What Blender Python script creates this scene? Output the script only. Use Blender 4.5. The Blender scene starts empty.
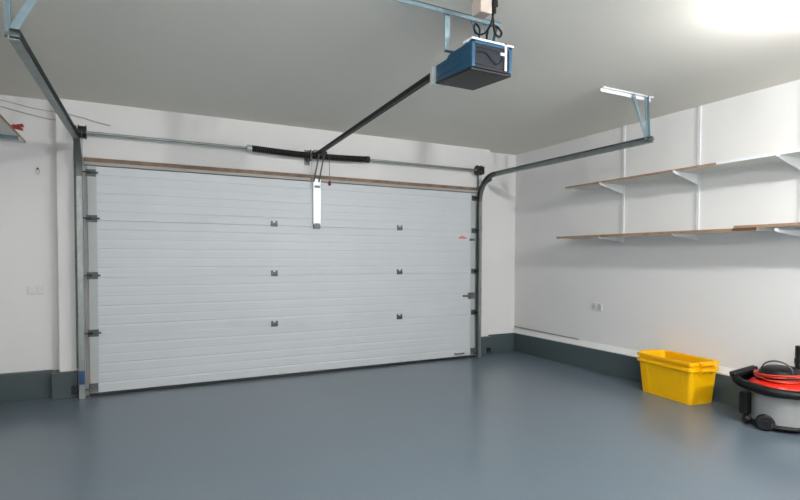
import bpy, bmesh, math, random
from mathutils import Vector, Matrix
random.seed(4)
S = bpy.context.scene
C = S.collection
PI = math.pi

# ------------------------------------------------------------------ materials
def mat(name, col, rough=0.6, metal=0.0, noise=None, bump=None, spec=0.5, emit=None, coat=0.0, vary=0.0):
    m = bpy.data.materials.new(name); m.use_nodes = True
    nt = m.node_tree; b = nt.nodes['Principled BSDF']
    b.inputs['Base Color'].default_value = (*col, 1)
    b.inputs['Roughness'].default_value = rough
    b.inputs['Metallic'].default_value = metal
    b.inputs['Specular IOR Level'].default_value = spec
    b.inputs['Coat Weight'].default_value = coat
    tc = nt.nodes.new('ShaderNodeTexCoord')
    if noise:
        sc, amt = noise
        n = nt.nodes.new('ShaderNodeTexNoise'); n.inputs['Scale'].default_value = sc; n.inputs['Detail'].default_value = 5
        nt.links.new(tc.outputs['Object'], n.inputs['Vector'])
        r = nt.nodes.new('ShaderNodeMapRange')
        r.inputs['From Min'].default_value = 0.3; r.inputs['From Max'].default_value = 0.7
        r.inputs['To Min'].default_value = 1-amt; r.inputs['To Max'].default_value = 1+amt
        nt.links.new(n.outputs['Fac'], r.inputs['Value'])
        mx = nt.nodes.new('ShaderNodeVectorMath'); mx.operation = 'SCALE'
        mx.inputs[0].default_value = col
        nt.links.new(r.outputs['Result'], mx.inputs['Scale'])
        nt.links.new(mx.outputs[0], b.inputs['Base Color'])
        if vary:
            r2 = nt.nodes.new('ShaderNodeMapRange')
            r2.inputs['To Min'].default_value = rough-vary; r2.inputs['To Max'].default_value = rough+vary
            nt.links.new(n.outputs['Fac'], r2.inputs['Value']); nt.links.new(r2.outputs['Result'], b.inputs['Roughness'])
    if bump:
        sc, st, stretch = bump
        mp = nt.nodes.new('ShaderNodeMapping'); mp.inputs['Scale'].default_value = stretch
        n = nt.nodes.new('ShaderNodeTexNoise'); n.inputs['Scale'].default_value = sc; n.inputs['Detail'].default_value = 4
        bp = nt.nodes.new('ShaderNodeBump'); bp.inputs['Strength'].default_value = st; bp.inputs['Distance'].default_value = 0.01
        nt.links.new(tc.outputs['Object'], mp.inputs['Vector']); nt.links.new(mp.outputs[0], n.inputs['Vector'])
        nt.links.new(n.outputs['Fac'], bp.inputs['Height']); nt.links.new(bp.outputs[0], b.inputs['Normal'])
    if emit:
        b.inputs['Emission Color'].default_value = (*emit[0], 1); b.inputs['Emission Strength'].default_value = emit[1]
    return m

M = {}
M['wall'] = mat('wall_paint', (0.76, 0.76, 0.755), 0.75, noise=(1.3, 0.015), bump=(60, 0.06, (1,1,1)))
M['ceil'] = mat('ceiling_paint', (0.79, 0.765, 0.70), 0.85, noise=(1.0, 0.02), bump=(50, 0.1, (1,1,1)))
M['floor'] = mat('grey_epoxy', (0.132, 0.172, 0.208), 0.24, noise=(0.8, 0.02), vary=0.03, spec=0.5)
M['plinth'] = mat('grey_plinth_paint', (0.062, 0.086, 0.093), 0.45, noise=(3, 0.06))
M['door'] = mat('door_steel_white', (0.57, 0.61, 0.635), 0.42, noise=(2.0, 0.02), bump=(14, 0.22, (0.05, 1, 4)))
M['stile'] = mat('door_end_cap', (0.44, 0.475, 0.475), 0.5, noise=(6, 0.03))
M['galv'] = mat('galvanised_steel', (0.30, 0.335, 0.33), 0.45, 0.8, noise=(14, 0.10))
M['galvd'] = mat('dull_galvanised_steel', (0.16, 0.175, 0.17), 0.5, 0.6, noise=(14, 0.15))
M['galvb'] = mat('light_galvanised_steel', (0.62, 0.68, 0.70), 0.35, 0.6, noise=(14, 0.08))
M['blue_steel'] = mat('bluish_angle_steel', (0.19, 0.27, 0.31), 0.45, 0.35, noise=(14, 0.08))
M['plate'] = mat('bright_plate', (0.92, 0.94, 0.95), 0.35, 0.1)
M['hinge'] = mat('hinge_steel', (0.10, 0.12, 0.125), 0.45, 0.6)
M['black'] = mat('black_rubber', (0.012, 0.013, 0.013), 0.5)
M['blackp'] = mat('black_plastic', (0.009, 0.0095, 0.0105), 0.42, spec=0.28)
M['spring'] = mat('black_spring', (0.014, 0.013, 0.012), 0.38, 0.3)
M['rail'] = mat('rail_dark', (0.012, 0.0115, 0.010), 0.5, 0.2)
M['rust'] = mat('weathered_wood', (0.22, 0.15, 0.11), 0.75, noise=(9, 0.35))
M['strip'] = mat('grey_seal', (0.36, 0.35, 0.33), 0.5)
M['white'] = mat('white_metal', (0.80, 0.83, 0.85), 0.4)
M['whitep'] = mat('white_plastic', (0.70, 0.70, 0.68), 0.4)
M['board'] = mat('shelf_laminate', (0.62, 0.62, 0.58), 0.5, noise=(3, 0.03))
M['edge'] = mat('shelf_wood_edge', (0.36, 0.22, 0.13), 0.55, noise=(12, 0.22))
M['edged'] = mat('dark_wood_edge', (0.13, 0.062, 0.035), 0.6, noise=(12, 0.2))
M['yellow'] = mat('yellow_plastic', (0.97, 0.52, 0.0008), 0.42, spec=0.3, noise=(4, 0.03))
M['blue'] = mat('blue_housing', (0.005, 0.055, 0.115), 0.38)
M['bluel'] = mat('blue_frame', (0.010, 0.075, 0.15), 0.38)
M['smoke'] = mat('smoked_panel', (0.026, 0.03, 0.04), 0.2, spec=0.35)
M['red'] = mat('red_plastic', (0.72, 0.022, 0.010), 0.3)
M['redc'] = mat('red_cable', (0.62, 0.045, 0.02), 0.4)
M['drum'] = mat('grey_drum', (0.27, 0.28, 0.28), 0.4, noise=(5, 0.03))
M['tape'] = mat('blue_tape', (0.02, 0.07, 0.17), 0.5)
M['peach'] = mat('beige_tape', (0.62, 0.45, 0.34), 0.6)
M['pink'] = mat('red_sticker', (0.72, 0.16, 0.2), 0.5)
M['cable'] = mat('grey_cable', (0.30, 0.30, 0.29), 0.5)
M['pale'] = mat('pale_grey_plastic', (0.50, 0.50, 0.48), 0.5)
M['redb'] = mat('dark_red_knob', (0.12, 0.01, 0.012), 0.4)
M['glow'] = mat('lamp_glass', (0.9, 0.9, 0.9), 0.4, emit=((1.0, 0.988, 0.982), 1.0))

# ------------------------------------------------------------------ helpers
def obj(name, bm, m, parent=None, smooth=False, bevel=0.0):
    bmesh.ops.recalc_face_normals(bm, faces=bm.faces)
    me = bpy.data.meshes.new(name); bm.to_mesh(me); bm.free()
    for x in (m if isinstance(m, (list, tuple)) else [m]): me.materials.append(x)
    o = bpy.data.objects.new(name, me); C.objects.link(o)
    if smooth:
        for p in me.polygons: p.use_smooth = True
    if bevel:
        md = o.modifiers.new('bevel', 'BEVEL'); md.width = bevel; md.segments = 2; md.limit_method = 'ANGLE'
    if parent: o.parent = parent; o.matrix_parent_inverse = Matrix.Translation(-parent.location) if parent.rotation_euler.z == 0 else Matrix()
    return o
def tag(o, label, cat, group=None):
    o['label'] = label; o['category'] = cat
    if group: o['group'] = group
    return o
def thing(name, label, cat, loc=(0,0,0), rotz=0, group=None):
    o = bpy.data.objects.new(name, None); C.objects.link(o)
    o.location = loc; o.rotation_euler = (0,0,rotz)
    return tag(o, label, cat, group)
def struct(o, label=None):
    o['kind'] = 'structure'
    if label: o['label'] = label
    return o
def NB(): return bmesh.new()
def box(bm, x0, x1, y0, y1, z0, z1, mi=0):
    v = [bm.verts.new((x, y, z)) for x in (x0, x1) for y in (y0, y1) for z in (z0, z1)]
    for f in ((0,1,3,2),(4,6,7,5),(0,4,5,1),(2,3,7,6),(0,2,6,4),(1,5,7,3)):
        bm.faces.new([v[i] for i in f]).material_index = mi
    return bm
def bar(bm, a, b, w, h, up=(0,0,1)):
    """rectangular bar from a to b, w across, h along 'up'"""
    a, b = Vector(a), Vector(b); d = (b-a).normalized(); up = Vector(up)
    s = d.cross(up)
    if s.length < 1e-4: s = d.cross(Vector((1,0,0)))
    s.normalize(); u = s.cross(d).normalized()
    R = []
    for p in (a, b):
        R.append([bm.verts.new(p + s*i*w/2 + u*j*h/2) for i, j in ((-1,-1),(1,-1),(1,1),(-1,1))])
    for i in range(4): bm.faces.new((R[0][i], R[0][(i+1)%4], R[1][(i+1)%4], R[1][i]))
    bm.faces.new(R[0][::-1]); bm.faces.new(R[1])
    return bm
def sweep(bm, pts, prof, up=(0,0,1), closed=False, close_prof=True, cap=True, mi=0):
    """prof: list of (s,u) offsets; up gives the reference direction"""
    pts = [Vector(p) for p in pts]; n = len(pts); rings = []; up = Vector(up)
    pu = None
    for i, p in enumerate(pts):
        if closed: t = pts[(i+1) % n] - pts[i-1]
        else: t = pts[min(i+1, n-1)] - pts[max(i-1, 0)]
        t.normalize()
        s = t.cross(up)
        if s.length < 1e-3: s = pu if pu is not None else t.cross(Vector((1,0,0)))
        s = s.normalized(); pu = s
        u = s.cross(t).normalized()
        rings.append([bm.verts.new(p + s*a + u*b) for a, b in prof])
    m = len(prof); rng = range(m) if close_prof else range(m-1)
    for i in range(n if closed else n-1):
        A, B = rings[i], rings[(i+1) % n]
        for j in rng: bm.faces.new((A[j], A[(j+1)%m], B[(j+1)%m], B[j])).material_index = mi
    if cap and not closed and close_prof: bm.faces.new(rings[0][::-1]).material_index = mi; bm.faces.new(rings[-1]).material_index = mi
    return bm
def circ(r, n=10): return [(r*math.cos(2*PI*i/n), r*math.sin(2*PI*i/n)) for i in range(n)]
def tube(bm, pts, r, n=10, up=(0,0,1), closed=False): return sweep(bm, pts, circ(r, n), up, closed)
def cyl(bm, a, b, r, n=20, r2=None):
    a, b = Vector(a), Vector(b); d = (b-a).normalized()
    s = d.orthogonal().normalized(); u = d.cross(s); r2 = r if r2 is None else r2
    A = [bm.verts.new(a + s*r*math.cos(2*PI*i/n) + u*r*math.sin(2*PI*i/n)) for i in range(n)]
    B = [bm.verts.new(b + s*r2*math.cos(2*PI*i/n) + u*r2*math.sin(2*PI*i/n)) for i in range(n)]
    for i in range(n): bm.faces.new((A[i], A[(i+1)%n], B[(i+1)%n], B[i]))
    bm.faces.new(A[::-1]); bm.faces.new(B); return bm
def lathe(bm, prof, cx=0, cy=0, n=40, sx=1, sy=1):
    rings = [[bm.verts.new((cx+r*sx*math.cos(2*PI*i/n), cy+r*sy*math.sin(2*PI*i/n), z)) for i in range(n)] for r, z in prof]
    for A, B in zip(rings, rings[1:]):
        for i in range(n): bm.faces.new((A[i], A[(i+1)%n], B[(i+1)%n], B[i]))
    bm.faces.new(rings[0][::-1]); bm.faces.new(rings[-1]); return bm
def spline(P, k=8):
    P = [Vector(p) for p in P]; P = [2*P[0]-P[1]] + P + [2*P[-1]-P[-2]]; out = []
    for i in range(1, len(P)-2):
        for j in range(k):
            t = j/k; a, b, c, d = P[i-1], P[i], P[i+1], P[i+2]
            out.append(0.5*((2*b) + (c-a)*t + (2*a-5*b+4*c-d)*t*t + (3*b-a-3*c+d)*t**3))
    out.append(P[-2]); return out

# ------------------------------------------------------------------ room
XL, XR, YB, H = -0.78, 4.94, -7.4, 2.628
W = 4.18
f = struct(obj('floor', box(NB(), XL-0.2, XR+0.2, YB-0.2, 0.45, -0.1, 0), M['floor']), 'glossy grey painted epoxy floor')
struct(obj('ceiling', box(NB(), XL-0.2, XR+0.2, YB-0.2, 0.4, H, H+0.1), M['ceil']), 'off-white ceiling')
bm = NB()
box(bm, XL-0.2, -0.228, 0.16, 0.36, 0, H); box(bm, 4.425, XR+0.2, 0.16, 0.36, 0, H)
box(bm, -0.228, 0.0, 0.05, 0.36, 0, H); box(bm, W, 4.425, 0.05, 0.36, 0, H); box(bm, 0.0, W, 0.05, 0.36, 2.10, H)
struct(obj('wall_front', bm, M['wall']), 'white wall around the garage door')
struct(obj('wall_right', box(NB(), XR, XR+0.15, YB-0.2, 0.16, 0, H), M['wall']), 'white wall behind the shelves')
struct(obj('wall_left', box(NB(), XL-0.15, XL, YB-0.2, 0.16, 0, H), M['wall']), 'white wall left')
struct(obj('wall_back', box(NB(), XL, XR, YB-0.15, YB, 0, H), M['wall']), 'white wall opposite the garage door')
# grey painted plinths
ZT = 0.245
bm = NB()
box(bm, XL, -0.285, 0.10, 0.17, 0, ZT-0.005); box(bm, -0.285, -0.09, 0.0, 0.17, 0, ZT-0.012)
box(bm, 4.28, 4.44, 0.0, 0.1, 0, ZT-0.005); box(bm, 4.44, 4.885, 0.10, 0.17, 0, ZT)
struct(obj('baseboard_front', bm, M['plinth'], bevel=0.006), 'grey painted plinth under the garage door wall')
struct(obj('baseboard_right', box(NB(), 4.885, XR+0.01, YB, 0.165, 0, ZT), M['plinth'], bevel=0.004), 'grey painted plinth along the shelf wall')
struct(obj('baseboard_left', box(NB(), XL-0.01, XL+0.055, YB, 0.10, 0, ZT), M['plinth'], bevel=0.004))
# sloped white ledge on top of the plinth
def ledge(a, b, nx, ny, d, h):
    bm = NB(); a = Vector(a); b = Vector(b); n = Vector((nx, ny, 0)); up = Vector((0,0,1))
    R = [[bm.verts.new(p + q) for q in (n*0, n*-d, n*-d+up*0.012, n*-(d*0.75)+up*0.02, up*h)] for p in (a, b)]
    m = 5
    for j in range(m): bm.faces.new((R[0][j], R[0][(j+1)%m], R[1][(j+1)%m], R[1][j]))
    bm.faces.new(R[0][::-1]); bm.faces.new(R[1]); return bm
struct(obj('trim_1', ledge((XR, 0.16, ZT), (XR, YB, ZT), 1, 0, 0.052, 0.062), M['wall']), 'white sloped ledge on the right plinth')
struct(obj('trim_2', ledge((4.44, 0.16, ZT), (4.89, 0.16, ZT), 0, 1, 0.05, 0.05), M['wall']), 'white sloped ledge on the front plinth')
bm = NB(); box(bm, -0.02, W+0.06, 0.01, 0.06, 2.093, 2.13)
struct(obj('trim_3', bm, M['rust'], bevel=0.003), 'weathered brown wooden strip above the garage door')
bm = NB(); box(bm, -0.02, W+0.05, 0.0, 0.06, 2.062, 2.092)
struct(obj('trim_4', bm, M['strip'], bevel=0.003), 'grey seal strip above the garage door')
tag(obj('wall_conduit', tube(NB(), spline([(XR-0.012, 0.15, 0.325), (XR-0.012, -0.05, 0.322), (XR-0.012, -0.35, 0.318), (XR-0.012, -1.0, 0.312)]), 0.007, 8), M['cable']),
    'thin grey cable along the ledge at the foot of the right wall', 'cable')

# ------------------------------------------------------------------ the sectional door
door = thing('door_1', 'white ribbed sectional garage door, closed', 'garage door', (W/2, 0.0, 0.0)); door['kind'] = 'structure'
secs = [(0.025, 0.5415), (0.5425, 1.0635), (1.0645, 1.5735), (1.5745, 2.055)]
def panel(z0, z1):
    bm = NB(); h = z1-z0; n = 6
    P = [(0.003, z0), (0.0, z0+0.003)]
    for i in range(1, n):
        z = z0 + h*i/n
        dq = (0.0026, 0.0016, 0.0024, 0.0014, 0.0022)[i-1]; P += [(0.0, z-0.016), (dq*0.5, z-0.007), (dq, z+0.001), (dq*0.8, z+0.004), (0.0, z+0.008)]
        zz = z - h/n/2
        P += []
    P += [(0.0, z1-0.003), (0.003, z1), (0.04, z1), (0.04, z0)]
    x0, x1 = 0.075, W-0.075
    A = [bm.verts.new((x0, y, z)) for y, z in P]; B = [bm.verts.new((x1, y, z)) for y, z in P]
    m = len(P)
    for j in range(m): bm.faces.new((A[j], A[(j+1)%m], B[(j+1)%m], B[j]))
    bm.faces.new(A[::-1]); bm.faces.new(B); return bm
def bolt(bm, x, y, z, r=0.006): cyl(bm, (x, y, z), (x, y-0.008, z), r, 6)
panels = []
for z0, z1 in secs:
    p = obj('door_panel', panel(z0, z1), M['door'], door)
    panels.append(p)
    for s in (0, 1):
        x0, x1 = ((0.004, 0.075), (W-0.075, W-0.004))[s]
        obj('end_cap', box(NB(), x0, x1, -0.0015, 0.041, z0, z1), M['stile'], p, bevel=0.002)
# middle hinges
for zi, z in enumerate((0.560, 1.083, 1.594)):
    for x in (1.655, 3.11):
        bm = NB(); w = 0.034
        z = z - 0.0
        box(bm, x-w, x+w, -0.006, 0.001, z-0.030, z-0.004); 
        box(bm, x-w*0.45, x+w*0.45, -0.005, 0.001, z-0.004, z+0.012)
        box(bm, x-w, x-w*0.42, -0.006, 0.001, z-0.01, z+0.030); box(bm, x+w*0.42, x+w, -0.006, 0.001, z-0.01, z+0.030)
        cyl(bm, (x-w, -0.009, z-0.006), (x+w, -0.009, z-0.006), 0.007, 10)
        for dx in (-0.02, 0.02):
            bolt(bm, x+dx, -0.006, z-0.018); bolt(bm, x+dx, -0.006, z+0.02)
        obj('hinge', bm, M['hinge'] if zi < 2 else M['galvd'], door)
# end hinges with rollers
def end_hinge(x, s, z, big=1.0):
    bm = NB()
    xa, xb = sorted((x - s*0.012, x + s*0.072*big))
    box(bm, xa, xb, -0.008, 0.0, z-0.034, z+0.030)
    for k in (-0.022, 0.004, 0.022): box(bm, xa, xb, -0.016, -0.006, z+k-0.004, z+k+0.004)
    cyl(bm, (xa, -0.022, z), (xb+(0.02 if s > 0 else 0), -0.022, z), 0.008, 10)
    h = obj('roller_hinge', bm, M['hinge'], door)
    bm = NB(); cyl(bm, (x, -0.036, z), (x-s*0.052, -0.036, z), 0.006, 10); cyl(bm, (x-s*0.050, -0.036, z), (x-s*0.066, -0.036, z), 0.019, 18)
    box(bm, min(x, x+s*0.03), max(x, x+s*0.03), -0.042, -0.008, z-0.012, z+0.012)
    obj('roller', bm, M['black'], h, smooth=False)
for z in (0.568, 1.083, 1.590, 1.995):
    end_hinge(0.006, 1, z, 0.9 if z > 1.9 else 1.0); end_hinge(W-0.006, -1, z, 0.8)
# bottom brackets
for s, x in ((1, 0.006), (-1, W-0.006)):
    bm = NB(); xa, xb = sorted((x - s*0.01, x + s*0.062))
    box(bm, xa, xb, -0.012, 0.0, 0.035, 0.115); box(bm, xa, xb, -0.03, -0.010, 0.045, 0.06); box(bm, xa, xb, -0.03, -0.010, 0.088, 0.1)
    cyl(bm, (x, -0.036, 0.07), (x-s*0.05, -0.036, 0.07), 0.007); bolt(bm, (xa+xb)/2, -0.012, 0.075)
    obj('bottom_bracket', bm, M['galvd'], door, bevel=0.001)
# bottom seal
obj('bottom_seal', box(NB(), 0.0, W, -0.012, 0.035, 0.0, 0.026), M['black'], door, bevel=0.005)
# lock bolt on the right
bm = NB(); z = 0.775
box(bm, 4.07, 4.168, -0.012, 0.0, z-0.04, z+0.04); box(bm, 4.02, 4.16, -0.022, -0.010, z-0.013, z+0.013)
cyl(bm, (3.985, -0.02, z), (4.05, -0.02, z), 0.012); box(bm, 4.09, 4.15, -0.032, -0.02, z-0.03, z-0.018); box(bm, 4.09, 4.15, -0.032, -0.02, z+0.018, z+0.03)
obj('slide_bolt', bm, M['galvd'], door, bevel=0.002)
bm = NB(); z = 1.475
box(bm, 4.09, 4.16, -0.012, 0, z-0.014, z+0.014); bolt(bm, 4.1, -0.012, z); obj('cable_clip', bm, M['hinge'], door)
# foot grip near the bottom right
bm = NB(); sweep(bm, spline([(3.88, 0.0, 0.062), (3.885, -0.03, 0.064), (3.94, -0.035, 0.064), (3.995, -0.03, 0.064), (4.0, 0.0, 0.062)], 5), circ(0.008, 8), (0,0,1))
obj('pull_handle', bm, M['galvd'], door)
# sticker
bm = NB(); box(bm, 3.93, 4.04, -0.0012, 0.002, 1.485, 1.505); box(bm, 3.95, 4.01, -0.0012, 0.002, 1.508, 1.518)
o = obj('sticker', bm, M['pink'], door); o['label'] = 'small pale red sticker'
obj('beige_patch', box(NB(), 0.008, 0.018, -0.003, 0.0, 0.115, 0.24), M['peach'], door)

# ------------------------------------------------------------------ tracks
def track_side(s, x0, x1, yend, zt, label):
    """s=-1 left, +1 right; x0 at floor, x1 at far end"""
    t = thing('door_track', label, 'door track', (x0, -0.036, 0.0), 0, 'steel tracks that guide the garage door')
    r = 0.30; yv = -0.036
    pts = [Vector((x0, yv, 0.0)), Vector((x0, yv, 0.9)), Vector((x0, yv, zt-r))]
    for i in range(1, 15):
        a = PI/2*i/14; pts.append(Vector((x0, yv-r+r*math.cos(a), zt-r+r*math.sin(a))))
    c0 = len(pts)
    pts += [Vector((x1*0.5+x0*0.5, (yend-r)/2, zt)), Vector((x1, yend, zt))]
    # C section: depth toward the outside, open toward the door
    C2 = []
    w, d, k = 0.026, 0.022, 0.0030
    outer = [(-d, -w), (d, -w), (d, w), (-d, w)]
    inner = [(-d, w-k), (d-k, w-k), (d-k, -w+k), (-d, -w+k)]
    prof = outer + inner
    def build(pp, name, m):
        bm = NB(); rings = []
        for i, p in enumerate(pp):
            tt = (pp[min(i+1, len(pp)-1)] - pp[max(i-1, 0)]).normalized()
            sx = Vector((s, 0, 0)); u = tt.cross(sx).normalized()
            rings.append([bm.verts.new(p + sx*a + u*b) for a, b in prof])
        m2 = len(prof)
        for A, B in zip(rings, rings[1:]):
            for j in range(m2): bm.faces.new((A[j], A[(j+1)%m2], B[(j+1)%m2], B[j]))
        for R in (rings[0], rings[-1]):
            for q in ((0, 1, 6, 7), (1, 2, 5, 6), (2, 3, 4, 5)): bm.faces.new([R[i] for i in q])
        return obj(name, bm, m, t)
    build(pts[:3], 'vertical_rail', M['galv'])
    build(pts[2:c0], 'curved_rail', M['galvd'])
    build(pts[c0-1:], 'horizontal_rail', M['galv'])
    # wall angle
    bm = NB(); xa = x0 + s*0.022
    box(bm, *sorted((xa, xa+s*0.004)), yv-0.02, 0.05, 0.0, 1.92); box(bm, *sorted((xa, xa+s*0.026)), 0.045, 0.051, 0.25, 2.36)
    o = obj('wall_angle', bm, M['galvd'], t)
    for z in (0.35, 0.8, 1.25, 1.7, 2.05):
        b2 = NB(); cyl(b2, (xa+s*0.015, 0.047, z), (xa+s*0.015, 0.030, z), 0.011, 6); obj('bolt', b2, M['hinge'], o)
    # track splice clip
    for z in (1.63, 0.85): obj('splice_clip', box(NB(), *sorted((x0+s*0.014, x0+s*0.034)), yv-0.012, yv+0.014, z-0.03, z+0.02), M['hinge'], t)
    # brace from curve to header bearing
    bm = NB(); bar(bm, (x0+s*0.018, 0.035, 2.12), (x0+s*0.018, -0.26, 2.20), 0.004, 0.03); obj('flag_bracket', bm, M['galvd'], t)
    # ceiling hanger
    xe = x1 + s*0.02; ye = yend + 0.04
    bm = NB()
    bar(bm, (xe, ye, zt-0.02), (xe, ye+0.02, H), 0.026, 0.004, (1,0,0)); bar(bm, (xe-0.011, ye+0.012, zt+0.02), (xe-0.011, ye+0.03, H), 0.004, 0.024, (1,0,0))
    obj('hanger_strap', bm, M['blue_steel'], t)
    bm = NB()
    bar(bm, (xe-0.01, ye+0.01, zt-0.01), (xe-0.165 if s > 0 else xe+0.165, ye+0.03, H-0.004), 0.034, 0.005, (0,1,0))
    obj('diagonal_brace', bm, M['blue_steel'], t)
    bm = NB(); xi, xo = (xe-0.53, xe+0.07) if s > 0 else (xe-0.07, xe+0.53)
    box(bm, xi, xo, ye+0.015, ye+0.045, H-0.006, H); box(bm, xi, xo, ye+0.045, ye+0.049, H-0.03, H)
    obj('ceiling_angle', bm, M['white'], t)
    bm = NB(); bolt(bm, xe, yend-0.0, zt); cyl(bm, (x1-s*0.02, yend+0.02, zt), (x1+s*0.035, yend+0.02, zt), 0.012, 8); obj('end_bolt', bm, M['galvd'], t)
    return t
tl = track_side(-1, -0.052, -0.10, -2.47, 2.25, 'steel track on the left of the garage door, blue tape round its foot')
tr = track_side(1, W+0.030, 4.25, -2.42, 2.25, 'steel track on the right of the garage door, curving under the ceiling toward the shelves')
bm = NB(); box(bm, -0.073, -0.030, -0.068, -0.004, 0.125, 0.245)
o = obj('tape_wrap', bm, M['tape'], tl, bevel=0.003); o['label'] = 'blue tape wrapped round the foot of the track'

# ------------------------------------------------------------------ torsion shaft
sh = thing('torsion_shaft', 'steel torsion shaft with black coil spring above the garage door', 'shaft', (W/2, -0.06, 2.335))
YS = -0.06; ZS = 2.333
obj('shaft', cyl(NB(), (-0.04, YS, ZS), (W+0.02, YS, ZS), 0.0125, 14), M['galv'], sh, smooth=False)
def sag(t): return -0.016*math.sin(PI*t)
P = []; n = 46; x0, x1 = 1.42, 2.66
bm = NB(); turns = 62; k = 10
pts = []
for i in range(turns*k+1):
    t = i/(turns*k); a = 2*PI*i/k
    pts.append((x0+(x1-x0)*t, YS+0.027*math.cos(a), ZS+sag(t)+0.027*math.sin(a)))
sweep(bm, pts, circ(0.009, 5), (1,0,0))
obj('coil_spring', bm, M['spring'], sh, smooth=True)
bm = NB(); cyl(bm, (x0-0.045, YS, ZS), (x0, YS, ZS), 0.034, 20); obj('winding_cone', bm, M['galvb'], sh)
bm = NB(); cyl(bm, (x1, YS, ZS), (x1+0.035, YS, ZS), 0.036, 20); obj('winding_cone', bm, M['black'], sh)
for s, x in ((1, -0.02), (-1, W+0.0)):
    bm = NB(); cyl(bm, (x-0.028, YS, ZS), (x+0.022, YS, ZS), 0.052, 26); cyl(bm, (x-0.034, YS, ZS), (x-0.028, YS, ZS), 0.06, 26); cyl(bm, (x+0.022, YS, ZS), (x+0.028, YS, ZS), 0.06, 26)
    obj('cable_drum', bm, M['black'] , sh)
    bm = NB(); xx = x - s*0.05
    box(bm, xx-0.003, xx+0.003, YS-0.045, 0.05, ZS-0.05, ZS+0.045); box(bm, min(xx, xx-s*0.03), max(xx, xx-s*0.03), 0.046, 0.05, ZS-0.05, ZS+0.045)
    obj('bearing_plate', bm, M['galvd'], sh)
bm = NB(); xx = 2.02; box(bm, xx-0.003, xx+0.003, YS-0.04, 0.05, ZS-0.075, ZS+0.04); box(bm, xx-0.03, xx+0.03, 0.046, 0.05, ZS-0.10, ZS+0.06)
obj('centre_bearing', bm, M['galvd'], sh)
for s, x in ((1, -0.012), (-1, W-0.008)):
    c = obj('lift_cable', tube(NB(), [(x-s*0.012, YS-0.05, ZS), (x-s*0.004, -0.05, 0.08)], 0.0022, 6, (1,0,0)), M['hinge'], sh)

# ------------------------------------------------------------------ opener
op = thing('garage_door_opener', 'blue and black garage door opener box hung under the ceiling with its drive rail', 'garage door opener', (2.15, -2.83, 2.36))
bx0, bx1, by0, by1, bz0, bz1 = 2.008, 2.283, -3.0, -2.63, 2.276, 2.436
def lbox(x0, x1, y0, y1, z0, z1, bottom_in=0.0):
    return box(NB(), x0, x1, y0, y1, z0, z1)
# housing: blue shell with chamfered back
bm = NB()
prof = [(by0, bz0+0.010), (by0, bz1-0.004), (by0+0.22, bz1-0.004), (by0+0.25, bz1-0.022), (by1, bz1-0.022), (by1, bz0+0.040)]
A = [bm.verts.new((bx0, y, z)) for y, z in prof]; B = [bm.verts.new((bx1, y, z)) for y, z in prof]
for j in range(6): bm.faces.new((A[j], A[(j+1)%6], B[(j+1)%6], B[j]))
bm.faces.new(A[::-1]); bm.faces.new(B)
hs = obj('housing', bm, M['blue'], op, bevel=0.008)
bm = NB(); box(bm, bx0-0.004, bx0+0.004, by0+0.10, by1-0.02, bz0+0.06, bz0+0.066); box(bm, bx0-0.004, bx0+0.004, by0+0.10, by1-0.02, bz0+0.105, bz0+0.111)
obj('side_ribs', bm, M['bluel'], hs)
bm = NB(); bar(bm, ((bx0+bx1)/2, by0-0.004, bz0+0.004), ((bx0+bx1)/2, by1-0.004, bz0+0.034), bx1-bx0+0.004, 0.014); obj('base_tray', bm, M['blackp'], op, bevel=0.004)
bm = NB()
for xa, xb, za, zb in ((bx0, bx1, bz1-0.018, bz1-0.002), (bx0, bx0+0.022, bz0+0.012, bz1-0.002), (bx1-0.022, bx1, bz0+0.012, bz1-0.002)):
    box(bm, xa, xb, by0-0.012, by0+0.004, za, zb)
obj('face_frame', bm, M['bluel'], op, bevel=0.003)
bm = NB(); box(bm, bx0+0.02, bx1-0.02, by0-0.008, by0+0.002, bz0+0.012, bz1-0.016)
fp = obj('light_cover', bm, M['smoke'], op, bevel=0.002)
bm = NB(); box(bm, bx0+0.025, bx1-0.025, by0-0.011, by0-0.006, bz1-0.040, bz1-0.034); box(bm, bx0+0.025, bx1-0.025, by0-0.011, by0-0.006, bz0+0.03, bz0+0.036)
tube(bm, spline([(bx0+0.04, by0-0.012, 2.37), (bx0+0.09, by0-0.012, 2.375), (bx0+0.14, by0-0.014, 2.335), (bx0+0.17, by0-0.014, 2.325), (bx0+0.205, by0-0.012, 2.36), (bx0+0.22, by0-0.012, 2.39)]), 0.003, 6)
obj('cover_grooves', bm, M['blackp'], fp)
# strap hugging the box
bm = NB(); box(bm, bx0-0.004, bx1+0.010, by0+0.03, by0+0.07, bz1-0.004, bz1+0.010); box(bm, bx0+0.0, bx1+0.008, by0-0.016, by0+0.04, bz1-0.001, bz1+0.009)
box(bm, bx1-0.055, bx1-0.042, by0-0.018, by0-0.012, bz0+0.02, bz1+0.012); box(bm, bx1-0.055, bx1-0.042, by0-0.018, by0+0.03, bz1, bz1+0.012)
box(bm, bx1-0.085, bx1-0.05, by0-0.020, by0-0.012, bz0+0.10, bz0+0.115)
obj('mounting_strap', bm, M['plate'], op, bevel=0.001)
bm = NB(); box(bm, bx0-0.022, bx0+0.07, by1-0.004, by1+0.03, bz0+0.02, bz1-0.03); obj('rail_socket', bm, M['galvb'], op, bevel=0.003)
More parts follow.
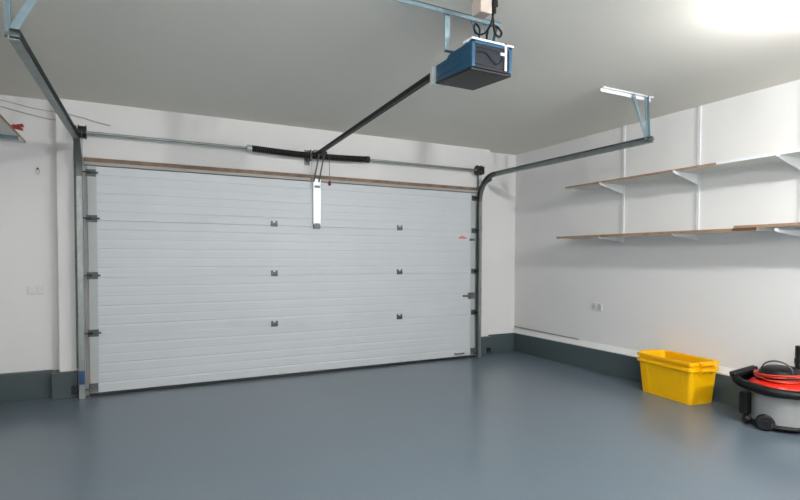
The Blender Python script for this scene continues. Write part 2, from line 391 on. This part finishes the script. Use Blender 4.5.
# hangers and angle on the ceiling
bm = NB(); box(bm, 1.60, 2.30, -2.885, -2.881, H-0.026, H); box(bm, 1.60, 2.30, -2.885, -2.845, H-0.004, H)
obj('ceiling_angle', bm, M['blue_steel'], op)
bm = NB(); bar(bm, (1.945, -2.862, H-0.01), (1.985, -2.80, bz1+0.004), 0.034, 0.004, (0,1,0)); bar(bm, (1.97, -2.80, bz1+0.002), (bx1+0.008, -2.80, bz1+0.002), 0.03, 0.006); bar(bm, (bx1+0.005, -2.862, H-0.01), (bx1+0.005, -2.80, bz1), 0.004, 0.034, (0,1,0))
bar(bm, (2.12, -2.86, H-0.01), (2.12, -2.93, bz1), 0.03, 0.004, (0,1,0)); bar(bm, (2.20, -2.86, H-0.01), (2.20, -2.93, bz1), 0.03, 0.004, (0,1,0))
obj('hanger_strap', bm, M['blue_steel'], op)
# rail
ra, rb = Vector((2.118, -0.02, 2.348)), Vector((2.066, -2.62, 2.402))
bm = NB(); bar(bm, ra, rb, 0.034, 0.024); bar(bm, ra+Vector((0,0,0.014)), rb+Vector((0,0,0.014)), 0.05, 0.004)
obj('drive_rail', bm, M['rail'], op)
bm = NB(); box(bm, 2.075, 2.16, -0.03, 0.05, 2.315, 2.39); box(bm, 2.09, 2.145, -0.16, -0.03, 2.325, 2.335); obj('header_bracket', bm, M['galvd'], op, bevel=0.002)
bm = NB(); box(bm, 2.09, 2.145, -0.25, -0.13, 2.315, 2.338); obj('trolley', bm, M['blackp'], op, bevel=0.003)
# door arm: two links with bright plate
bm = NB()
bar(bm, (2.085, -0.17, 2.325), (2.070, -0.035, 2.05), 0.016, 0.004, (0,1,0)); bar(bm, (2.14, -0.17, 2.325), (2.125, -0.035, 2.05), 0.016, 0.004, (0,1,0))
obj('arm_link', bm, M['galvd'], op)
bm = NB()
sx0, sx1 = 2.066, 2.148
box(bm, sx0, sx1, -0.030, -0.026, 1.60, 2.085); box(bm, sx0, sx0+0.004, -0.032, -0.002, 1.60, 2.085); box(bm, sx1-0.004, sx1, -0.032, -0.002, 1.60, 2.085)
box(bm, sx0, sx1, -0.027, -0.001, 1.60, 1.61)
ap = obj('door_arm_plate', bm, M['plate'], op, bevel=0.001)
bm = NB()
obj('catch', box(NB(), sx0+0.014, sx1-0.014, -0.040, -0.029, 1.988, 2.012), M['galvd'], ap)
box(bm, sx0+0.014, sx1-0.014, -0.040, -0.029, 1.588, 1.612)
for x in (sx0+0.018, sx1-0.018): bolt(bm, x, -0.03, 1.57, 0.008)
box(bm, sx0+0.006, sx1-0.006, -0.028, -0.001, 1.555, 1.60)
obj('plate_clip', bm, M['galvd'], ap)
# release cord
bm = NB(); tube(bm, [(2.185, -0.19, 2.33), (2.187, -0.20, 2.045)], 0.003, 6, (1,0,0)); rc = obj('release_cord', bm, M['galvd'], op)
bm = NB(); lathe(bm, [(0.004, 1.995), (0.014, 2.0), (0.017, 2.02), (0.012, 2.04), (0.004, 2.045)], 2.187, -0.20, 14); o = obj('release_knob', bm, M['redb'], rc, smooth=True); o['label'] = 'dark red pull knob'
obj('release_cord', tube(NB(), [(2.022, -0.12, 2.31), (2.032, -0.03, 1.98)], 0.002, 6, (1,0,0)), M['cable'], op)
# socket block and cables on the ceiling above the opener
sk = thing('ceiling_socket', 'beige socket block with black plug on the ceiling above the opener box', 'socket', (2.085, -3.06, H))
obj('socket_box', box(NB(), 2.00, 2.075, -3.10, -3.02, H-0.085, H), mat('beige_plastic', (0.50, 0.43, 0.38), 0.5), sk, bevel=0.006)
bm = NB(); cyl(bm, (2.09, -3.09, H-0.01), (2.09, -3.095, H-0.075), 0.016, 16, 0.012); box(bm, 2.077, 2.105, -3.11, -3.07, H-0.045, H-0.01); obj('plug', bm, M['blackp'], sk)
bm = NB()
tube(bm, spline([(2.09, -3.095, H-0.07), (2.09, -3.07, 2.51), (2.085, -3.03, 2.475), (2.06, -3.0, 2.47), (2.045, -2.98, 2.50), (2.06, -2.97, 2.54), (2.08, -2.98, 2.51), (2.075, -2.98, 2.452)]), 0.0055, 8, (0.3,1,0.1))
tag(obj('power_cable', bm, M['blackp'], None, True), 'black power cable looping down left from the ceiling socket to the opener box', 'cable')
bm = NB()
tube(bm, spline([(2.092, -3.08, H-0.05), (2.11, -3.06, 2.55), (2.145, -3.03, 2.49), (2.19, -3.01, 2.478), (2.215, -3.0, 2.51), (2.185, -2.99, 2.545), (2.14, -2.985, 2.53), (2.125, -2.98, 2.452)]), 0.0065, 8, (0.3,1,0.1))
tag(obj('power_cable', bm, M['blackp'], None, True), 'black cable looping right above the opener box, the loop farthest from the door rail', 'cable')

# ------------------------------------------------------------------ photocells at the foot of both tracks
for x, y, lab in ((-0.108, 0.0, 'black safety sensor low beside the left door track'), (4.385, 0.0, 'black safety sensor on the grey plinth right of the door')):
    t = thing('safety_sensor', lab, 'sensor', (x, y, 0.08), 0, 'black safety sensors beside the garage door')
    obj('sensor_body', box(NB(), x-0.026, x+0.024, y-0.035, y, 0.04, 0.108), M['black'], t, bevel=0.004)
    b2 = NB(); cyl(b2, (x, y-0.035, 0.085), (x, y-0.041, 0.085), 0.011, 16); obj('lens', b2, M['smoke'], t)
    b2 = NB(); box(b2, x-0.026, x+0.024, y-0.012, y, 0.03, 0.05); obj('bracket', b2, M['hinge'], t)
bm = NB(); tube(bm, spline([(-0.115, -0.004, 0.105), (-0.125, -0.006, 0.16), (-0.16, -0.006, 0.20), (-0.23, -0.006, 0.222)]), 0.0035, 8, (0,1,0))
tag(obj('sensor_cable', bm, M['hinge'], None, True), 'thin dark cable rising from the sensor beside the left track', 'cable')

# ------------------------------------------------------------------ right wall: shelving
uy = [-1.58, -2.39, -3.215]
for i, y in enumerate(uy):
    z0 = 1.415
    bm = NB(); box(bm, XR-0.016, XR-0.002, y-0.0125, y-0.0095, z0, H); box(bm, XR-0.016, XR-0.002, y+0.0095, y+0.0125, z0, H); box(bm, XR-0.003, XR, y-0.0125, y+0.0125, z0, H)
    # front web with slots: rungs between paired slots
    z = z0
    while z < H-0.02:
        box(bm, XR-0.0165, XR-0.0145, y-0.0125, y+0.0125, z, z+0.016); z += 0.03
    box(bm, XR-0.0163, XR-0.0147, y-0.003, y+0.003, z0, H)
    tag(obj('shelf_upright', bm, M['white']), ['white slotted shelf upright on the right wall, the one nearest the garage door', 'white slotted shelf upright on the right wall behind the brown-edged upper board', 'white slotted shelf upright at the right end of the shelves'][i], 'shelf upright', 'slotted uprights on the right wall')
def bracket(y, z, q=0.095):
    """tapering bracket below height z"""
    bm = NB(); d = 0.335; x1 = XR-0.014
    P = [(x1, z), (x1, z-q), (x1-0.03, z-q*0.92), (x1-d+0.01, z-0.018), (x1-d, z-0.012), (x1-d, z)]
    A = [bm.verts.new((x, y-0.004, zz)) for x, zz in P]; B = [bm.verts.new((x, y+0.004, zz)) for x, zz in P]
    for j in range(6): bm.faces.new((A[j], A[(j+1)%6], B[(j+1)%6], B[j]))
    bm.faces.new(A[::-1]); bm.faces.new(B)
    box(bm, x1-d, x1, y-0.011, y+0.011, z-0.003, z); box(bm, x1-d-0.006, x1-d+0.002, y-0.011, y+0.011, z-0.010, z+0.010)
    return bm
words = ['nearest the garage door', 'in the middle of the row', 'at the right end of the row']
for i, y in enumerate(uy):
    for z, lv in ((2.012, 'upper'), (1.465, 'lower')):
        tag(obj('shelf_bracket', bracket(y, z, 0.095 if z > 2 else 0.048), M['white']), 'white steel bracket under the %s shelf, the one %s' % (lv, words[i]), 'shelf bracket', 'brackets under the %s shelf' % lv)
def shelf(x0, x1, y0, y1, z0, z1, em, label, endm=None):
    t = thing('shelf_board', label, 'shelf', ((x0+x1)/2, (y0+y1)/2, z0), 0, 'shelf boards on the right wall')
    obj('board', box(NB(), x0+0.003, x1, y0, y1, z0, z1), M['board'], t)
    obj('edge_strip', box(NB(), x0, x0+0.003, y0, y1, z0, z1), em, t)
    return t
shelf(4.59, 4.915, -2.755, -1.10, 2.012, 2.030, M['edge'], 'upper shelf board with a brown front edge, end nearest the garage door')
shelf(4.588, 4.915, -4.3, -2.760, 2.012, 2.032, M['white'], 'upper shelf board with a white front edge, right of the brown-edged one')
shelf(4.585, 4.915, -3.08, -0.98, 1.465, 1.488, M['edge'], 'long lower shelf board with a brown front edge')
s2 = shelf(4.585, 4.915, -4.3, -2.91, 1.4885, 1.508, M['edge'], 'lower shelf board at the right end, lapped on top of the long one')
obj('lap_block', box(NB(), 4.581, 4.5848, -3.08, -2.90, 1.466, 1.4882), M['edged'], s2)
# wall socket right
def socket(name, x, y, z, axis, w, h, lab, rock):
    t = thing(name, lab, 'socket' if rock == 's' else 'light switch', (x, y, z))
    def bb(u0, u1, z0, z1, d0, d1):
        return box(NB(), x-d1, x-d0, y+u0, y+u1, z+z0, z+z1) if axis == 'x' else box(NB(), x+u0, x+u1, y-d1, y-d0, z+z0, z+z1)
    obj('face_plate', bb(-w/2, w/2, -h/2, h/2, 0, 0.010), M['whitep'], t, bevel=0.003)
    if rock == 's':
        for k in (-w/4, w/4):
            obj('socket_insert', bb(k-0.026, k+0.026, -0.026, 0.020, 0.009, 0.014), M['pale'], t, bevel=0.002); obj('switch_rocker', bb(k-0.007, k+0.007, 0.024, 0.036, 0.009, 0.014), M['cable'], t)
    else: 
        for k in (-w/4, w/4): obj('switch_rocker', bb(k-0.02, k+0.02, -0.03, 0.03, 0.009, 0.015), M['whitep'], t, bevel=0.002)
socket('wall_socket', XR, -1.25, 0.708, 'x', 0.146, 0.086, 'white double wall socket below the lower shelf', 's')
socket('light_switch', -0.406, 0.16, 0.955, 'y', 0.13, 0.086, 'white light switch plate on the wall left of the garage door', 'w')

# ------------------------------------------------------------------ left side: shelf, hook, cables
zl = 2.155
t = thing('wall_shelf', 'shelf board jutting in at the left edge, thin brown edge', 'shelf', (-0.6, -1.4, zl))
obj('board', box(NB(), XL, -0.397, -2.6, -0.28, zl, zl+0.018), M['board'], t); obj('edge_strip', box(NB(), -0.397, -0.394, -2.6, -0.28, zl, zl+0.018), M['edge'], t)
bm = NB(); y = -0.55; box(bm, XL, -0.40, y-0.004, y+0.004, zl-0.03, zl-0.003); box(bm, XL, -0.40, y-0.011, y+0.011, zl-0.004, zl)
tag(obj('shelf_bracket', bm, M['blue_steel']), 'pale blue bracket under the shelf at the left edge', 'shelf bracket')
# red clamp lying on that shelf, jutting over its edge
t = thing('spring_clamp', 'red handled tool jutting over the edge of the left shelf', 'tool', (-0.40, -0.62, zl+0.018), 0)
cx, cy, cz = -0.43, -0.73, zl+0.020
bm = NB(); box(bm, cx-0.10, cx+0.03, cy-0.02, cy+0.02, cz, cz+0.02); bar(bm, (cx+0.03, cy, cz+0.012), (cx+0.092, cy, cz+0.028), 0.036, 0.020)
bar(bm, (cx+0.02, cy, cz+0.012), (cx+0.088, cy, cz-0.004), 0.030, 0.016) 
obj('handles', bm, mat('tool_red', (0.42, 0.012, 0.02), 0.4), t, bevel=0.004)
bm = NB()
for k in (0.0, 0.03, 0.06): box(bm, cx+k, cx+k+0.008, cy-0.022, cy+0.022, cz-0.004, cz+0.027)
obj('grips', bm, M['redb'], t, bevel=0.002)
# small wall hook with key ring
t = thing('wall_hook', 'tiny hook with a wire ring on the wall left of the door track', 'hook', (-0.377, 0.16, 2.0))
bm = NB(); cyl(bm, (-0.377, 0.16, 2.02), (-0.377, 0.14, 2.02), 0.008, 10); obj('hook_stud', bm, M['hinge'], t)
bm = NB(); tube(bm, [(-0.377+0.014*math.cos(a*PI/8), 0.147+0.004*math.cos(a*PI/4), 1.996+0.024*math.sin(a*PI/8)) for a in range(16)], 0.0016, 6, (0,1,0), True); obj('wire_ring', bm, M['cable'], t)
# cables along the wall under the ceiling
bm = NB(); tube(bm, spline([(XL+0.002, 0.152, 2.565), (-0.62, 0.152, 2.525), (-0.42, 0.152, 2.485), (-0.24, 0.150, 2.462), (-0.215, 0.044, 2.50), (-0.05, 0.043, 2.485), (0.08, 0.043, 2.455), (0.19, 0.040, 2.435)]), 0.006, 8)
tag(obj('wall_cable', bm, M['pale'], None, True), 'grey cable sagging across the wall above the left end of the shaft', 'cable')
bm = NB(); tube(bm, spline([(XL+0.002, 0.152, 2.60), (-0.58, 0.152, 2.575), (-0.42, 0.152, 2.545), (-0.235, 0.152, 2.53)]), 0.004, 8)
tag(obj('wall_cable', bm, M['pale'], None, True), 'thin pale cable just under the ceiling in the left corner', 'cable')

# ------------------------------------------------------------------ yellow crates (two nested)
def rrect(hx, hy, r, z, n=5):
    out = []
    for cx, cy, a0 in ((hx-r, hy-r, 0), (-hx+r, hy-r, PI/2), (-hx+r, -hy+r, PI), (hx-r, -hy+r, 1.5*PI)):
        for i in range(n+1):
            a = a0 + PI/2*i/n; out.append((cx+r*math.cos(a), cy+r*math.sin(a), z))
    return out
def loft(bm, rings):
    R = [[bm.verts.new(p) for p in r] for r in rings]; m = len(R[0])
    for A, B in zip(R, R[1:]):
        for j in range(m): bm.faces.new((A[j], A[(j+1)%m], B[(j+1)%m], B[j]))
    bm.faces.new(R[0][::-1]); bm.faces.new(R[-1])
    return bm
def crate(z0, loc, rot, label):
    t = thing('storage_crate', label, 'storage crate', (loc[0], loc[1], z0), rot, 'nested yellow storage crates')
    h = 0.315; b = (0.135, 0.262); tp = (0.160, 0.288)
    rg = []
    def at(k, g=0.0, z=None): return rrect(b[0]+(tp[0]-b[0])*k-g, b[1]+(tp[1]-b[1])*k-g, 0.03, (k*h if z is None else z))
    rg = [at(0), at(0.5), at(0.93), at(0.93, -0.010, 0.90*h), at(0.96, -0.014, h*0.925), at(1.0, -0.012, h), at(1.0, 0.006, h), at(0.97, 0.010), at(0.5, 0.006), at(0.03, 0.006, 0.008)]
    o = obj('body', loft(NB(), rg), M['yellow'], t, bevel=0.002)
    # vertical ribs on the sides
    for sx in (-1, 1):
        for yy in (-0.2, 0.2):
            bm = NB(); bar(bm, (sx*(b[0]-0.001), yy*0.82, 0.004), (sx*(tp[0]-0.003), yy, h*0.9), 0.022, 0.006, (sx,0,0)); obj('rib', bm, M['yellow'], t)
    for sy in (-1, 1):
        bm = NB(); y0 = sy*(tp[1]-0.002); y1 = sy*(tp[1]+0.044)
        sweep(bm, spline([(-0.082, y0, h-0.006), (-0.078, y1*0.985, h-0.006), (-0.05, y1, h-0.008), (0.05, y1, h-0.008), (0.078, y1*0.985, h-0.006), (0.082, y0, h-0.006)], 5), [(-0.008,-0.013),(0.008,-0.013),(0.008,0.008),(-0.008,0.008)])
        obj('handle', bm, M['yellow'], t, bevel=0.002)
        for xx in (-0.07, 0.07):
            bm = NB(); bar(bm, (xx, sy*(tp[1]-0.006), h-0.05), (xx, sy*(tp[1]+0.026), h-0.015), 0.006, 0.03, (0,0,1)); obj('gusset', bm, M['yellow'], t)
    return t
CR = dict(loc=(4.722, -2.352), rot=math.radians(-6.5))
crate(0.0, CR['loc'], CR['rot'], 'lower yellow crate standing on the floor with another nested in it')
crate(0.052, CR['loc'], CR['rot'], 'upper yellow crate nested inside the one on the floor')

# ------------------------------------------------------------------ vacuum cleaner
vx, vy = 4.645, -3.245
v = thing('vacuum_cleaner', 'grey drum vacuum cleaner with red top beside the yellow crates', 'vacuum cleaner', (vx, vy, 0))
obj('drum', lathe(NB(), [(0.188, 0.045), (0.192, 0.06), (0.190, 0.10), (0.186, 0.235), (0.184, 0.255)], vx, vy, 48), M['drum'], v, smooth=True, bevel=0.003)
obj('base_skirt', lathe(NB(), [(0.185, 0.022), (0.203, 0.026), (0.205, 0.042), (0.192, 0.05)], vx, vy, 48), M['blackp'], v, smooth=True)
def wheel(cx, cy, r, w, ang, name):
    d = Vector((math.cos(ang), math.sin(ang), 0)); bm = NB(); c = Vector((cx, cy, r))
    A = c-d*w/2; B = c+d*w/2
    cyl(bm, A-d*0.004, A, r*0.78, 26, r); cyl(bm, A, B, r, 26); cyl(bm, B, B+d*0.004, r, 26, r*0.78); cyl(bm, B, B+d*0.010, r*0.35, 16)
    return obj(name, bm, M['blackp'], v, bevel=0.002)
wheel(vx-0.200, vy+0.0, 0.058, 0.045, math.radians(215), 'wheel')
wheel(vx+0.12, vy+0.17, 0.055, 0.036, math.radians(60), 'wheel')
wheel(vx-0.150, vy+0.16, 0.036, 0.03, math.radians(140), 'caster')
wheel(vx+0.16, vy-0.14, 0.030, 0.03, math.radians(-40), 'caster')
bm = NB(); box(bm, vx-0.20, vx-0.13, vy+0.13, vy+0.19, 0.075, 0.245); obj('caster_bracket', bm, M['blackp'], v, bevel=0.012)
obj('clip_ring', lathe(NB(), [(0.186, 0.250), (0.198, 0.256), (0.198, 0.275), (0.186, 0.285)], vx, vy, 48), M['blackp'], v, smooth=True)
obj('top_cover', lathe(NB(), [(0.192, 0.282), (0.208, 0.30), (0.208, 0.312), (0.185, 0.335), (0.150, 0.352), (0.13, 0.356)], vx, vy, 48), M['red'], v, smooth=True)
obj('motor_head', lathe(NB(), [(0.145, 0.354), (0.146, 0.39), (0.135, 0.422), (0.095, 0.445), (0.03, 0.452)], vx, vy, 40), M['blackp'], v, smooth=True)
bm = NB(); tube(bm, [(vx-0.10+0.0*a, vy+0.105*math.cos(PI*a/12)-0.02, 0.425+0.075*math.sin(PI*a/12)) for a in range(13)], 0.005, 8, (1,0,0)); 
o = obj('carry_handle', bm, M['hinge'], v, smooth=True)
# coiled red mains cable round the motor head (belongs to the cleaner)
bm = NB()
pts = []
for i in range(5*28+1):
    a = 2*PI*i/28; k = i/(5*28)
    pts.append((vx+(0.160-0.010*math.sin(a*1.3))*math.cos(a), vy+(0.160+0.008*math.cos(a*0.7))*math.sin(a), 0.362+0.046*k+0.010*math.sin(a*1.1)))
tube(bm, pts, 0.0058, 7); o = obj('mains_cable', bm, M['redc'], v, smooth=True); o['label'] = 'red cable coiled round the motor head'
bm = NB(); pts = [(vx+0.160*math.cos(2*PI*i/36), vy+0.160*math.sin(2*PI*i/36), 0.374+0.016*math.sin(4*PI*i/36)) for i in range(36)]
tube(bm, pts, 0.010, 8, (0,0,1), True); obj('cable_tie', bm, M['blackp'], v, smooth=True)
# black suction hose wrapped round the top
bm = NB(); pts = []
N = 90
for i in range(N+1):
    a = math.radians(60) + 2*PI*1.15*i/N; k = i/N
    pts.append(Vector((vx+0.235*math.cos(a)-0.02, vy+0.262*math.sin(a)+0.015, 0.302+0.018*k+0.018*math.sin(a))))
rings = [] 
dense = spline(pts, 4)
bmh = NB(); prev = None
for i, p in enumerate(dense):
    tt = (dense[min(i+1, len(dense)-1)]-dense[max(i-1, 0)]).normalized(); s_ = tt.cross(Vector((0,0,1))).normalized(); u_ = s_.cross(tt)
    r = 0.029 + (0.003 if i % 2 else -0.001)
    ring = [bmh.verts.new(p + s_*r*math.cos(2*PI*j/12) + u_*r*math.sin(2*PI*j/12)) for j in range(12)]
    if prev:
        for j in range(12): bmh.faces.new((prev[j], prev[(j+1)%12], ring[(j+1)%12], ring[j]))
    else: bmh.faces.new(ring[::-1])
    prev = ring
bmh.faces.new(prev)
bm = NB(); bar(bm, (vx-0.15, vy+0.275, 0.345), (vx+0.04, vy+0.20, 0.395), 0.06, 0.045); obj('hose_nozzle', bm, M['blackp'], v, bevel=0.012)
obj('suction_hose', bmh, M['blackp'], v, smooth=True)
bm = NB(); cyl(bm, (vx+0.165, vy-0.035, 0.25), (vx+0.165, vy-0.035, 0.595), 0.026, 20); cyl(bm, (vx+0.165, vy-0.035, 0.46), (vx+0.165, vy-0.035, 0.50), 0.030, 20)
obj('wand', bm, M['blackp'], v)

# ------------------------------------------------------------------ lamps
LP = [(3.46, -4.0), (0.75, -4.02), (3.46, -6.2), (0.75, -6.2)]  # last two are unseen fill lamps, added to even out the light
PW = [43, 20, 195, 95]
for i, (x, y) in enumerate(LP):
    t = thing('ceiling_lamp', ['round white ceiling lamp above the right side of the garage', 'round white ceiling lamp above the left side of the garage', 'added round fill lamp, unseen, at the back right of the garage', 'added round fill lamp, unseen, at the back left of the garage'][i], 'ceiling lamp', (x, y, H), 0, 'ceiling lamps')
    obj('lamp_base', lathe(NB(), [(0.06, H), (0.06, H-0.02), (0.035, H-0.035), (0.025, H-0.095)], x, y, 24), M['whitep'], t)
    m = M['glow'].copy(); m.name = 'lamp_glass'; m.node_tree.nodes['Principled BSDF'].inputs['Emission Strength'].default_value = PW[i]*13
    bm = NB(); bmesh.ops.create_icosphere(bm, subdivisions=2, radius=0.05, matrix=Matrix.Translation((x, y, H-0.14)))
    obj('globe', bm, m, t, smooth=True)
w = bpy.data.worlds.new('world'); S.world = w; w.use_nodes = True
w.node_tree.nodes['Background'].inputs[0].default_value = (0.6, 0.7, 0.8, 1); w.node_tree.nodes['Background'].inputs[1].default_value = 0.02

# ------------------------------------------------------------------ camera
cd = bpy.data.cameras.new('camera'); co = bpy.data.objects.new('camera', cd); C.objects.link(co); S.camera = co
f_, py_, yaw, pit, roll = 517.4175, 272.2105, 0.473, -0.0284, 0.0029
Fv = Vector((math.sin(yaw)*math.cos(pit), math.cos(yaw)*math.cos(pit), math.sin(pit)))
Rv = Vector((math.cos(yaw), -math.sin(yaw), 0)); Uv = Rv.cross(Fv)
R2 = Rv*math.cos(roll)+Uv*math.sin(roll); U2 = -Rv*math.sin(roll)+Uv*math.cos(roll)
mw = Matrix((R2, U2, -Fv)).transposed().to_4x4(); mw.translation = (0.3752, -5.3562, 1.25)
co.matrix_world = mw
cd.sensor_width = 36; cd.lens = f_/800*36; cd.shift_y = (py_-250)/800; cd.clip_start = 0.05
S.view_settings.view_transform = 'Standard'; S.view_settings.look = 'None'; S.view_settings.gamma = 1; S.view_settings.exposure = 0.0
